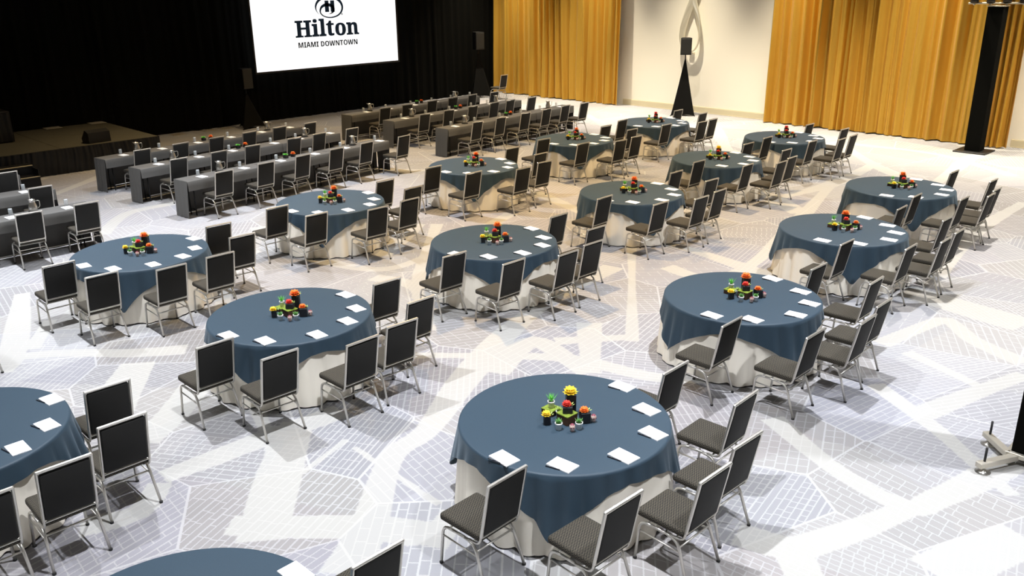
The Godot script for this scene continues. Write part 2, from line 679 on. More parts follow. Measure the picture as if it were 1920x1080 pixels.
func make_room():
	# floor slab with the carpet on its top
	var s := st(true)
	for c in [[X0, Z0], [X1, Z0], [X1, Z1], [X0, Z0], [X1, Z1], [X0, Z1]]:
		s.set_uv(Vector2((c[0] - X0) / (X1 - X0), (c[1] - Z0) / (Z1 - Z0)))
		s.set_uv2(Vector2(c[0] / P.tile, c[1] / P.tile))
		s.add_vertex(Vector3(c[0], 0, c[1]))
	for f in [[X0, Z1, X1, Z1], [X1, Z1, X1, Z0], [X1, Z0, X0, Z0], [X0, Z0, X0, Z1]]:
		s.set_uv(Vector2.ZERO)
		s.set_uv2(Vector2.ZERO)
		quad(s, Vector3(f[0], -0.2, f[1]), Vector3(f[2], -0.2, f[3]), Vector3(f[2], 0, f[3]), Vector3(f[0], 0, f[1]))
	quad(s, Vector3(X0, -0.2, Z0), Vector3(X1, -0.2, Z0), Vector3(X1, -0.2, Z1), Vector3(X0, -0.2, Z1))
	structure("floor", done(s), M.carpet)
	var mx := (X0 + X1) / 2
	var mz := (Z0 + Z1) / 2
	structure("ceiling", box_mesh(Vector3(X1 - X0 + 0.6, 0.3, Z1 - Z0 + 0.6), 0.0, Vector3(mx, CEIL + 0.15, mz)), M.ceiling)
	structure("wall_right", box_mesh(Vector3(0.3, CEIL, Z1 - Z0), 0.0, Vector3(X1 + 0.15, CEIL / 2, mz)), M.wall)
	structure("wall_left", box_mesh(Vector3(0.3, CEIL, Z1 - Z0), 0.0, Vector3(X0 - 0.15, CEIL / 2, mz)), M.plain_wall)
	structure("wall_front", box_mesh(Vector3(X1 - X0 + 0.6, CEIL, 0.3), 0.0, Vector3(mx, CEIL / 2, Z0 - 0.15)), M.plain_wall)
	structure("wall_back", box_mesh(Vector3(X1 - X0 + 0.6, CEIL, 0.3), 0.0, Vector3(mx, CEIL / 2, Z1 + 0.15)), M.plain_wall)
	# tall skirting with a stepped top along the white wall
	for z in [[-19.95, -13.75], [-6.8, Z1]]:
		s = st(true)
		var l: float = z[1] - z[0]
		var c: float = (z[0] + z[1]) / 2
		box(s, Vector3(X1 - 0.012, 0.105, c), Vector3(0.024, 0.17, l), 0.004)
		box(s, Vector3(X1 - 0.008, 0.2, c), Vector3(0.016, 0.022, l), 0.004)
		box(s, Vector3(X1 - 0.018, 0.011, c), Vector3(0.036, 0.02, l), 0.003)
		structure("baseboard_right" if z[0] < -10 else "baseboard_right_002", done(s), M.baseboard)

# ---------------------------------------------------------------- curtains
# folds hang along a line from a to b; normal points into the room
func curtain(a: Vector3, b: Vector3, nrm: Vector3, h0: float, h1: float, pitch: float, amp: float, sd: int, step := 0.035) -> ArrayMesh:
	var r := RandomNumberGenerator.new()
	r.seed = sd
	var ln := a.distance_to(b)
	var dir := (b - a).normalized()
	# uneven pleats
	var folds := []
	var x := 0.0
	while x < ln:
		var w: float = pitch * r.randf_range(0.55, 1.5)
		folds.append([x, w, amp * r.randf_range(0.25, 1.4), r.randf_range(-0.16, 0.16), r.randf()])
		x += w
	var s := st()
	var nu := int(ln / step)
	var nv := 16
	var g := []
	for i in nu + 1:
		var u: float = ln * i / nu
		var f: Array = folds[-1]
		for q in folds:
			if u >= q[0] and u < q[0] + q[1]:
				f = q
				break
		var t: float = (u - f[0]) / f[1]
		var row := []
		for j in nv + 1:
			var v: float = float(j) / nv
			var bell: float = sin(PI * clampf(t, 0, 1))
			var d: float = f[2] * pow(bell, 0.75 + 0.7 * f[4]) * (0.8 + 0.2 * sin(v * 3.0 + f[4] * 6.0))
			d += f[2] * 0.13 * bell * sin(TAU * t * 2.0 + v * 2.0 + f[4] * 9.0)
			d += 0.012 * sin(v * 9.0 + u * 3.0) * (1.0 - v)
			var lean: float = f[3] * bell * (1.0 - v) * f[1] + 0.02 * sin(u * 0.9 + v * 4.0)
			var hem: float = 0.012 * sin(u * 7.0 + sd) if j == 0 else 0.0
			row.append(a + dir * (u + (lean if i > 0 and i < nu else 0.0)) + nrm * d + Vector3.UP * (lerp(h0, h1, v) + hem))
		g.append(row)
	sheet(s, g)
	return done(s)

func make_curtains():
	var h := CEIL - 0.05
	# gold curtains, seen from the room the line runs from the far corner towards the camera
	var t := thing("gold_curtain", "pleated gold satin curtain between black drapes and white wall", "curtain", Vector3.ZERO, 0.0, "gold satin curtains")
	part(t, "curtain_cloth", curtain(Vector3(25.6, 0, -26.32), Vector3(25.6, 0, -19.85), Vector3.LEFT, 0.03, h, 0.27, 0.29, 3, 0.025), M.gold)
	part(t, "curtain_track", box_mesh(Vector3(0.06, 0.05, 6.4), 0.0, Vector3(25.36, h + 0.02, -23.05)), M.white_metal)
	t = thing("gold_curtain", "wide pleated gold satin curtain behind black lighting tower", "curtain", Vector3.ZERO, 0.0, "gold satin curtains")
	part(t, "curtain_cloth", curtain(Vector3(25.6, 0, -13.95), Vector3(25.6, 0, -6.75), Vector3.LEFT, 0.03, h, 0.27, 0.29, 8, 0.025), M.gold)
	part(t, "curtain_track", box_mesh(Vector3(0.06, 0.05, 7.2), 0.0, Vector3(25.36, h + 0.02, -10.35)), M.white_metal)
	# black pipe-and-drape along the stage wall
	var zs := -26.45
	var panels := [
		[-5.9, 9.9, "black stage drape behind the stage, left of the floor-to-ceiling seam", 11],
		[9.905, 14.3, "black drape between the stage drape seam and the projection screen", 12],
		[14.305, 20.3, "black drape hanging behind and below the projection screen", 13],
		[20.305, 25.58, "black drape between the projection screen and the gold curtain", 14]]
	for p in panels:
		t = thing("black_drape", p[2], "drape", Vector3.ZERO, 0.0, "black pipe-and-drape panels")
		part(t, "drape_cloth", curtain(Vector3(p[0], 0, zs), Vector3(p[1], 0, zs), Vector3.BACK, 0.02, h - 0.4, 0.3, 0.1, p[3], 0.05), M.black_drape)
		part(t, "drape_pipe", tube_mesh([Vector3(p[0], h - 0.38, zs), Vector3(p[1], h - 0.38, zs)], 0.025), M.aluminium)
	# steel foot plates of the drape uprights peeping out under the hem
	var plates := [[8.05, 0.63, "foot plate of drape upright on the stage, left one"], [9.25, 0.63, "foot plate of drape upright at the stage's rear right corner"], [11.6, 0.0, "steel drape foot plate on the floor beside the stage"], [12.6, 0.0, "steel drape foot plate, second to the right of stage"], [13.2, 0.0, "steel drape foot plate just left of the speaker skirt"]]
	for q in plates:
		t = thing("drape_foot_plate", q[2], "foot plate", Vector3(q[0], q[1], zs + 0.33), 0.0, "foot plates of the black drape")
		var s := st(true)
		box(s, Vector3(0, 0.005, 0), Vector3(0.42, 0.01, 0.36), 0.002)
		part(t, "plate", done(s), M.aluminium)
		part(t, "spigot", lathe_mesh([[0.02, 0.01], [0.02, 0.02], [0.0, 0.02]], 10), M.aluminium, Vector3(0, 0, -0.1))

# ---------------------------------------------------------------- banquet chair, facing -z, origin on the floor
func make_chair():
	var c := proto("chair", "banquet_chair", "chair")
	var s := st()
	round_box(s, Vector3(0, 0.43, -0.045), Vector3(0.415, 0.068, 0.46), 0.026, 2)
	part(c, "seat", done(s), M.seat_cloth)
	# padded back panel leaning backwards
	var lean := Basis(Vector3.RIGHT, 0.19)
	s = st()
	round_box(s, Vector3.ZERO, Vector3(0.372, 0.45, 0.034), 0.014, 1)
	var b := part(c, "backrest", done(s), M.back_cloth)
	b.transform = Transform3D(lean, Vector3(0, 0.685, 0.236))
	var fr := part(c, "back_frame", null, M.frame)
	s = st(true)
	for x in [-0.199, 0.199]:
		box(s, Vector3(x, 0.69, 0.237), Vector3(0.022, 0.5, 0.024), 0.006, lean)
	box(s, Vector3(0, 0.928, 0.283), Vector3(0.42, 0.022, 0.03), 0.007, lean)
	box(s, Vector3(0, 0.447, 0.19), Vector3(0.39, 0.018, 0.02), 0.005, lean)
	fr.mesh = done(s)
	for x in [-0.199, 0.199]:
		part(c, "back_bracket", tube_mesh(bend([Vector3(x, 0.462, 0.192), Vector3(x, 0.375, 0.172), Vector3(x, 0.372, 0.05)], 0.05), 0.0105, 6), M.frame)
	for x in [-1.0, 1.0]:
		var front := bend([Vector3(x * 0.212, 0.012, -0.262), Vector3(x * 0.2, 0.362, -0.235), Vector3(x * 0.199, 0.366, -0.12)], 0.075, 5)
		var rear := bend([Vector3(x * 0.218, 0.012, 0.238), Vector3(x * 0.2, 0.352, 0.12), Vector3(x * 0.199, 0.366, 0.0)], 0.07, 5)
		var lf := part(c, "leg", tube_mesh(front, 0.0125, 8), M.frame)
		var lr := part(c, "leg", tube_mesh(rear, 0.0125, 8), M.frame)
		part(c, "side_rail", tube_mesh([Vector3(x * 0.199, 0.366, -0.13), Vector3(x * 0.199, 0.366, 0.01)], 0.0125, 8), M.frame)
		part(c, "stretcher", tube_mesh([Vector3(x * 0.204, 0.275, -0.243), Vector3(x * 0.206, 0.262, 0.152)], 0.0075, 6), M.frame)
		part(lf, "glide", lathe_mesh([[0.0, 0.0], [0.016, 0.0], [0.0165, 0.016], [0.0, 0.02]], 8), M.rubber, Vector3(x * 0.212, 0, -0.262))
		part(lr, "glide", lathe_mesh([[0.0, 0.0], [0.016, 0.0], [0.0165, 0.016], [0.0, 0.02]], 8), M.rubber, Vector3(x * 0.218, 0, 0.238))
	for z in [[-0.15, 0.385], [0.1, 0.372]]:
		part(c, "crossbar", tube_mesh([Vector3(-0.199, z[1], z[0]), Vector3(0.199, z[1], z[0])], 0.009, 6), M.frame)
	part(c, "crossbar", tube_mesh([Vector3(-0.205, 0.3, 0.138), Vector3(0.205, 0.3, 0.138)], 0.0085, 6), M.frame)

# ---------------------------------------------------------------- round table and its two cloths
func make_round_table():
	var t := proto("round_table", "round_banquet_table", "table")
	part(t, "tabletop", lathe_mesh([[0.0, 0.715], [0.895, 0.715], [0.905, 0.722], [0.905, 0.738], [0.895, 0.745], [0.0, 0.745]], 48), M.table_board)
	for k in 4:
		var a := PI / 4 + k * PI / 2
		part(t, "leg", tube_mesh([Vector3(cos(a) * 0.55, 0.0, sin(a) * 0.55), Vector3(cos(a) * 0.5, 0.716, sin(a) * 0.5)], 0.016, 8), M.frame)

func make_underlay(key: String, sd: int):
	var t := proto(key, "floor_length_tablecloth", "tablecloth")
	var s := st()
	var n := 288
	var g := []
	for i in n + 1:
		var a: float = -TAU * (i % n) / n
		var w1: float = absf(sin(a * 10 + sd + 0.8 * sin(a * 3 + sd)))
		var w2: float = absf(sin(a * 16 + sd * 2.1 + 0.5 * sin(a * 5)))
		var f: float = clampf(0.72 * w1 + 0.28 * w2, 0, 1)
		var col := []
		for k in 11:
			var v: float = float(k) / 10
			var y: float = lerp(0.014 + 0.012 * (1.0 - f), 0.74, v)
			var rr: float = RT + 0.004 + 0.068 * f * pow(1.0 - v, 0.9) + 0.004 * (1.0 - v)
			col.append(Vector3(cos(a) * rr, y, -sin(a) * rr))
		col.append(Vector3(cos(a) * (RT - 0.006), 0.7485, -sin(a) * (RT - 0.006)))
		col.append(Vector3(0, 0.749, 0))
		g.append(col)
	sheet(s, g, true)
	part(t, "cloth", done(s), M.ivory)

func make_overlay(key: String, sd: int):
	# square cloth: short at the middle of its sides, long at its four corners (at 45 degrees)
	var t := proto(key, "square_table_overlay", "tablecloth")
	var s := st()
	var n := 288
	var side := 1.055
	var g := []
	for i in n + 1:
		var a: float = -TAU * (i % n) / n
		var reach: float = side / max(absf(cos(a)), absf(sin(a)))
		reach = min(reach, 1.46 - 0.12 * absf(cos(2 * a)))
		var drop: float = reach - RT + 0.012 * sin(a * 9 + sd)
		var w1: float = absf(sin(a * 13 + sd + 0.9 * sin(a * 4 + sd)))
		var w2: float = absf(sin(a * 19 + sd * 1.7))
		var f: float = clampf(0.7 * w1 + 0.3 * w2, 0, 1)
		var col := []
		for k in 11:
			var v: float = 1.0 - float(k) / 10
			var out: float = 0.014 + drop * v * 0.075 + 0.16 * drop * v * f
			col.append(Vector3(cos(a) * (RT + out), 0.745 - drop * v * (1.0 - 0.02 * f), -sin(a) * (RT + out)))
		col.append(Vector3(cos(a) * (RT + 0.004), TOP - 0.002, -sin(a) * (RT + 0.004)))
		for rr in [RT - 0.01, 0.6, 0.0]:
			col.append(Vector3(cos(a) * rr, TOP, -sin(a) * rr))
		g.append(col)
	sheet(s, g, true)
	part(t, "cloth", done(s), M.navy)

# ---------------------------------------------------------------- small things
func make_small():
	var t := proto("pad", "notepad", "notepad")
	part(t, "pages", box_mesh(Vector3(0.145, 0.007, 0.22), 0.001, Vector3(0, 0.0045, 0)), M.paper)
	part(t, "card_back", box_mesh(Vector3(0.148, 0.001, 0.223), 0.0, Vector3(0, 0.0005, 0)), M.paper_edge)
	t = proto("pen", "ballpoint_pen", "pen")
	part(t, "barrel", tube_mesh([Vector3(0, 0.005, -0.06), Vector3(0, 0.005, 0.06), Vector3(0, 0.005, 0.068)], [0.005, 0.0045, 0.001], 6), M.pen)
	part(t, "clip", box_mesh(Vector3(0.003, 0.002, 0.035), 0.0, Vector3(0, 0.0105, -0.035)), M.chrome)
	# upturned water glass
	t = proto("glass", "water_glass", "glass")
	part(t, "bowl", lathe_mesh([[0.036, 0.0], [0.033, 0.1], [0.031, 0.104], [0.0, 0.104]], 14), M.glass)
	part(t, "foot", lathe_mesh([[0.0, 0.088], [0.029, 0.088], [0.03, 0.103], [0.0, 0.1035]], 14), M.water)
	# chrome pitcher on a black coaster
	t = proto("pitcher", "water_pitcher", "pitcher")
	part(t, "body", lathe_mesh([[0.0, 0.012], [0.058, 0.012], [0.066, 0.05], [0.068, 0.09], [0.055, 0.14], [0.046, 0.17], [0.05, 0.2], [0.056, 0.214], [0.052, 0.214], [0.042, 0.17], [0.0, 0.165]], 18), M.chrome)
	part(t, "handle", tube_mesh(bend([Vector3(0.05, 0.19, 0), Vector3(0.12, 0.2, 0), Vector3(0.115, 0.09, 0), Vector3(0.064, 0.06, 0)], 0.03), 0.007, 8), M.chrome)
	var s := st()
	sheet(s, [[Vector3(-0.035, 0.19, 0.028), Vector3(-0.045, 0.214, 0.03)], [Vector3(-0.048, 0.185, 0.0), Vector3(-0.085, 0.226, 0)], [Vector3(-0.035, 0.19, -0.028), Vector3(-0.045, 0.214, -0.03)]], true)
	part(t, "spout", done(s), M.chrome)
	part(t, "coaster", lathe_mesh([[0.0, 0.0], [0.085, 0.0], [0.088, 0.012], [0.0, 0.012]], 18), M.rubber)
	# risers of dark wood with a mossy top
	for k in [["riser", 0.13, 0.09], ["low_riser", 0.12, 0.055]]:
		t = proto(k[0], "mossy_riser_block", "block")
		part(t, "block", box_mesh(Vector3(k[1], k[2] - 0.012, k[1]), 0.003, Vector3(0, (k[2] - 0.012) / 2, 0)), M.wood)
		s = st()
		round_box(s, Vector3(0, k[2] - 0.006, 0), Vector3(k[1] + 0.006, 0.014, k[1] + 0.006), 0.006, 1)
		part(t, "moss_top", done(s), M.moss)
	# black boxes with paper flowers
	for k in [["box_tall", 0.085, 0.2], ["box_mid", 0.085, 0.1], ["box_low", 0.085, 0.062], ["box_slim", 0.058, 0.08]]:
		for c in ["yellow", "orange", "red"]:
			t = proto(k[0] + "_" + c, "flower_box", "flower box")
			part(t, "box", box_mesh(Vector3(k[1], k[2], k[1]), 0.003, Vector3(0, k[2] / 2, 0)), M.black_box)
			var big: float = 1.25 if k[0] == "box_tall" else 0.85
			part(t, "flower", flower(0.044 * big, 3 + k[0].length()), M[c], Vector3(-0.008, k[2] + 0.004, 0.004))
			part(t, "leaves", leaf_tuft(9, 0.03, 0.034 * big, 0.02, 0.9), M.succulent_pale, Vector3(0.022, k[2] - 0.002, -0.014))
	# white pots
	for k in [["pot_aloe", "aloe"], ["pot_succulent", "succulent"], ["pot_pale", "succulent_pale"]]:
		t = proto(k[0], "white_plant_pot", "potted plant")
		part(t, "pot", lathe_mesh([[0.0, 0.0], [0.024, 0.0], [0.029, 0.05], [0.033, 0.052], [0.033, 0.064], [0.029, 0.064], [0.028, 0.055], [0.0, 0.055]], 16), M.pot)
		part(t, "soil", lathe_mesh([[0.028, 0.056], [0.0, 0.058]], 12), M.soil)
		if k[0] == "pot_aloe":
			part(t, "leaves", leaf_tuft(16, 0.016, 0.085, 0.011, 0.55), M[k[1]], Vector3(0, 0.054, 0))
		else:
			part(t, "leaves", leaf_tuft(24, 0.019, 0.046, 0.015, 0.55), M[k[1]], Vector3(0, 0.054, 0))
	# painted skull
	t = proto("skull", "painted_skull_figurine", "figurine")
	s = st()
	lathe(s, [[0.0, 0.0], [0.017, 0.002], [0.02, 0.016], [0.024, 0.03], [0.0265, 0.042], [0.023, 0.058], [0.012, 0.068], [0.0, 0.07]], 14)
	part(t, "skull", done(s), M.skull)
	for x in [-0.0095, 0.0095]:
		part(t, "eye_socket", ball(0.0072), M.skull_paint, Vector3(x, 0.04, 0.0215))
	part(t, "painted_mouth", box_mesh(Vector3(0.018, 0.007, 0.008), 0.002, Vector3(0, 0.014, 0.0165)), M.skull_paint)
	part(t, "painted_crown", lathe_mesh([[0.0243, 0.056], [0.0125, 0.0695], [0.0, 0.0715]], 12), M.skull_paint)
	# classroom plants
	t = proto("desk_green", "desk_succulent", "potted plant")
	part(t, "pot", box_mesh(Vector3(0.085, 0.06, 0.085), 0.004, Vector3(0, 0.03, 0)), M.black_box)
	part(t, "leaves", leaf_tuft(30, 0.022, 0.06, 0.022, 1.0), M.aloe, Vector3(0, 0.056, 0))
	t = proto("desk_orange", "desk_flower_box", "flower box")
	part(t, "pot", box_mesh(Vector3(0.085, 0.055, 0.085), 0.004, Vector3(0, 0.0275, 0)), M.black_box)
	part(t, "flower", flower(0.05, 17), M.orange, Vector3(0, 0.058, 0))
	part(t, "leaves", leaf_tuft(8, 0.03, 0.03, 0.02, 1.1), M.yellow, Vector3(0.02, 0.052, 0.02))

func ball(r: float) -> ArrayMesh:
	return lathe_mesh([[0.0, -r], [r * 0.7, -r * 0.7], [r, 0.0], [r * 0.7, r * 0.7], [0.0, r]], 8)

# double ring of broad petals round a domed heart
func flower(r: float, sd: int) -> ArrayMesh:
	var s := st()
	lathe(s, [[r * 0.55, 0.0], [r * 0.5, r * 0.5], [r * 0.25, r * 0.72], [0.0, r * 0.78]], 10)
	for ring in 3:
		var n: int = 9 - ring
		for k in n:
			var a: float = TAU * (k + 0.5 * ring) / n + sd
			var tilt: float = 0.15 + 0.42 * ring
			var d := Vector3(cos(a), 0, sin(a))
			var w := Vector3(-sin(a), 0, cos(a)) * r * 0.34
			var base: Vector3 = d * r * 0.3 + Vector3.UP * r * (0.1 + 0.18 * ring)
			var mid: Vector3 = base + (d * cos(tilt) + Vector3.UP * sin(tilt)) * r * 0.5
			var tip: Vector3 = base + (d * cos(tilt * 0.8) + Vector3.UP * sin(tilt * 0.8)) * r * (0.95 - 0.08 * ring)
			tri(s, base, mid + w, mid - w)
			tri(s, mid - w, mid + w, tip)
	return done(s)

# pointed fleshy leaves with a keel
func leaf_tuft(n: int, spread: float, length: float, wd: float, open: float) -> ArrayMesh:
	var s := st(true)
	for k in n:
		var q: float = float(k) / n
		var a: float = k * 2.39996
		var tilt: float = open * sqrt(q)
		var d := Vector3(cos(a), 0, sin(a))
		var w := Vector3(-sin(a), 0, cos(a)) * wd * 0.5
		var dir := d * sin(tilt) + Vector3.UP * cos(tilt)
		var base: Vector3 = d * spread * q * 0.8
		var ln: float = length * (0.75 + 0.4 * hash2(k, n))
		var keel: Vector3 = -(d * cos(tilt) - Vector3.UP * sin(tilt)) * wd * 0.25
		var m: Vector3 = base + dir * ln * 0.4
		var tip: Vector3 = base + dir * ln + d * ln * 0.12
		tri(s, base, m + w, m + keel)
		tri(s, base, m + keel, m - w)
		tri(s, m + keel, m + w, tip)
		tri(s, m - w, m + keel, tip)
		tri(s, base, m - w, m + w)
		tri(s, m - w, tip, m + w)
	return done(s)

# ---------------------------------------------------------------- round tables
# key: [x, z, turn of the overlay in degrees, chairs [place, x and z of the top rail], where it is]
const ORD := ["first", "second", "third", "fourth", "fifth", "last"]
const TABLES := [
	["1", 5.06, -4.43, -9, [[0, 3.86, -3.93], [1, 4.21, -3.11], [2, 4.97, -2.85], [3, 5.57, -2.93], [4, 6.19, -3.32], [5, 6.29, -4.12]], "nearest whole round table", "yellow"],
	["B", 4.76, -8.41, -9, [[0, 3.56, -7.85], [1, 3.88, -7.12], [2, 4.64, -6.81], [3, 5.23, -6.89], [4, 5.82, -7.30], [5, 5.96, -8.11]], "middle-row nearest whole round table", "orange"],
	["A", 4.6, -12.16, 6, [[0, 3.40, -11.83], [1, 3.63, -10.96], [2, 4.37, -10.61], [3, 5.07, -10.64], [4, 5.75, -11.28], [5, 5.80, -12.09]], "left-row nearest round table", "orange"],
	["N", 1.21, -8.05, 20, [[2, 1.05, -6.43], [3, 1.64, -6.51], [4, 2.23, -6.88], [5, 2.41, -7.65]], "round table cut by left edge", ""],
	["C", 8.45, -8.82, 10, [[0, 7.25, -8.32], [1, 7.57, -7.52], [2, 8.33, -7.25], [3, 8.93, -7.31], [4, 9.56, -7.77], [5, 9.71, -8.66]], "middle-row second round table", "orange"],
	["D", 8.18, -12.66, 1, [[0, 6.98, -12.39], [1, 7.17, -11.52], [2, 8.07, -11.11], [3, 8.78, -11.19], [4, 9.38, -11.84], [5, 9.41, -12.69]], "left-row second round table", "orange"],
	["H", 12.3, -9.22, 14, [[0, 11.10, -8.87], [1, 11.41, -7.94], [2, 12.19, -7.67], [3, 12.83, -7.72], [4, 13.47, -8.28], [5, 13.60, -9.15]], "middle-row third round table", "orange"],
	["I", 15.95, -9.75, -9, [[0, 14.75, -9.39], [1, 15.05, -8.48], [2, 15.75, -8.14], [3, 16.34, -8.22], [4, 17.02, -8.70], [5, 17.15, -9.68]], "middle-row fourth round table", "yellow"],
	["J", 19.3, -9.97, 5, [[0, 18.10, -9.75], [1, 18.33, -8.77], [2, 19.03, -8.42], [3, 19.65, -8.43], [4, 20.40, -8.98], [5, 20.50, -9.93]], "middle-row farthest round table", "red"],
	["E", 12.0, -13.1, 3, [[0, 10.80, -12.95], [1, 10.98, -11.97], [2, 11.91, -11.55], [3, 12.65, -11.66], [4, 13.21, -12.31], [5, 13.31, -13.24]], "left-row third round table", "orange"],
	["F", 15.76, -13.58, 4, [[0, 14.56, -13.45], [1, 14.75, -12.43], [2, 15.60, -12.03], [3, 16.25, -12.08], [4, 16.99, -12.77], [5, 17.00, -13.60]], "left-row fourth round table", "orange"],
	["G", 19.16, -13.7, 7, [[0, 17.99, -13.85], [1, 18.14, -12.57], [2, 19.13, -12.15], [3, 19.68, -12.20], [4, 20.41, -12.98], [5, 20.43, -13.79]], "left-row farthest round table", "red"],
	["M", 8.86, -4.93, 22, [[0, 7.66, -4.35], [1, 7.98, -3.56], [2, 8.72, -3.34], [3, 9.33, -3.42], [4, 10.01, -3.80], [5, 10.06, -4.55]], "right-row second round table", "orange"],
	["L", 12.52, -5.37, -10, [[0, 11.32, -4.76], [1, 11.69, -4.04], [2, 12.35, -3.82], [3, 12.94, -3.84], [4, 13.52, -4.21], [5, 13.72, -4.97]], "right-row third round table", "orange"],
	["K", 15.88, -5.84, -8, [[0, 14.70, -5.11], [1, 15.02, -4.47], [2, 15.56, -4.23], [3, 16.05, -4.29], [4, 16.76, -4.56], [5, 17.08, -5.33]], "right-row farthest round table", "orange"],
	["O", 1.44, -4.24, 12, [[5, 2.64, -3.88]], "round table cut by bottom edge", ""]]
const PADS := [[-0.82, 0.09], [-0.6, 0.51], [-0.14, 0.755], [0.325, 0.7], [0.625, 0.44], [0.835, -0.04]]

func make_round_tables():
	for n in 3:
		make_underlay("underlay%d" % n, n * 3 + 1)
	for n in 4:
		make_overlay("overlay%d" % n, n * 5 + 2)
	var idx := 0
	for t in TABLES:
		var at := Vector3(t[1], 0, t[2])
		var where: String = t[5]
		spawn("round_table", "banquet table hidden under its cloths, " + where, at, idx * 0.3, "round banquet tables")
		spawn("underlay%d" % (idx % 3), "floor-length ivory tablecloth on the " + where, at, idx * 0.9, "ivory tablecloths")
		spawn("overlay%d" % (idx % 4), "navy blue square overlay cloth on the " + where, at, deg_to_rad(t[3]), "navy overlay cloths")
		for c in t[4]:
			var r: float = rng.randf_range(-0.035, 0.035)
			spawn("chair", "charcoal banquet chair, %s from left around the %s" % [ORD[c[0]], where], Vector3(c[1], 0, c[2] - 0.285), r, "chairs around the round tables")
		var k := 0
		for p in PADS:
			var jx: float = rng.randf_range(-0.02, 0.02)
			var jz: float = rng.randf_range(-0.02, 0.02)
			var turn: float = rng.randf_range(-0.12, 0.12)
			var pos := at + Vector3(p[0] + jx, TOP + 0.0015, p[1] + jz)
			var shown: bool = (t[0] != "N" or k > 2) and (t[0] != "O" or k == 5)
			if shown:
				spawn("pad", "white notepad, %s from left on the %s" % [ORD[k], where], pos, turn, "notepads on the round tables")
				if t[0] in ["1", "B", "M", "C", "N"]:
					spawn("pen", "dark pen beside notepad, %s from left on the %s" % [ORD[k], where], pos + Vector3(-0.088, 0, -0.03), turn + 0.2, "pens on the round tables")
			k += 1
		if t[6] != "":
			centrepiece(at + Vector3(0, TOP + 0.001, 0), where, t[6])
		idx += 1

func centrepiece(c: Vector3, where: String, big: String):
	# r to the right and f to the front as the camera looks
	var put := func(key: String, r: float, f: float, h: float, turn: float, label: String, group: String):
		var p := c + Vector3(0.7071 * (r - f), h, 0.7071 * (r + f))
		spawn(key, label + " on the " + where, p, PI / 4 * -1.0 + turn, group)
	var g := "centrepiece of "
	put.call("low_riser", -0.113, -0.106, 0.0, 0.8, "low mossy riser under aloe pot", "mossy riser blocks")
	put.call("riser", 0.02, 0.055, 0.0, 0.75, "tall mossy riser under red flower box", "mossy riser blocks")
	put.call("box_tall_" + big, 0.062, -0.088, 0.0, 0.08, "tall black box with %s flower" % big, "black flower boxes")
	put.call("pot_aloe", -0.11, -0.106, 0.057, 0.0, "white pot of spiky aloe", "white plant pots")
	put.call("box_low_red", 0.025, 0.05, 0.092, -0.05, "small raised black box with red flower", "black flower boxes")
	put.call("box_slim_yellow", -0.155, 0.09, 0.0, 0.1, "slim black box with yellow flower", "black flower boxes")
	put.call("box_mid_orange", 0.175, 0.06, 0.0, 0.15, "black box with orange flower", "black flower boxes")
	put.call("pot_pale", -0.042, -0.031, 0.0, 0.5, "half-hidden white pot of pale succulent", "white plant pots")
	put.call("pot_succulent", -0.06, 0.19, 0.0, 0.0, "front left white pot of succulent", "white plant pots")
	put.call("pot_succulent", 0.115, 0.185, 0.0, 1.2, "front right white pot of succulent", "white plant pots")
	put.call("skull", 0.055, 0.225, 0.0, 0.0, "small painted skull between white pots", "painted skulls")
	put.call("skull", 0.25, 0.06, 0.0, 0.5, "small painted skull beside orange flower box", "painted skulls")

# ---------------------------------------------------------------- classroom rows
# block, row words, left end of the near edge (x, z), turn, chair places along the row
const ROWS := [
	["centre classroom block", "front row", 6.98, -19.62, 7.3, [0.63, 1.59, 2.54, 3.48, 4.41, 5.31], 0],
	["centre classroom block", "middle row", 7.08, -18.0, 7.3, [0.62, 1.6, 2.48, 3.66, 4.42, 5.4], 0],
	["centre classroom block", "back row", 7.2, -16.12, 7.3, [0.54, 1.54, 2.48, 3.43, 4.33, 5.44], 0],
	["right classroom block", "front row", 14.5, -20.98, 4.5, [0.82, 1.7, 2.74, 3.66, 4.55, 5.51], 0],
	["right classroom block", "middle row", 14.62, -19.15, 4.5, [0.66, 1.62, 2.62, 3.57, 4.31, 5.24], 0],
	["right classroom block", "back row", 14.74, -17.03, 4.5, [0.54, 1.47, 2.52, 3.46, 4.35, 5.15], 0],
	["left classroom block", "front row", -0.34, -19.3, 0.0, [0.6, 1.5, 2.4, 3.3, 4.2, 5.13], 5],
	["left classroom block", "middle row", -0.3, -17.4, 0.0, [0.6, 1.5, 2.4, 3.3, 4.2, 5.11], 5],
	["left classroom block", "back row", -0.27, -15.52, 0.0, [0.6, 1.5, 2.4, 3.3, 4.31, 5.2], 4]]
const RLEN := 5.5
const RDEP := 0.46

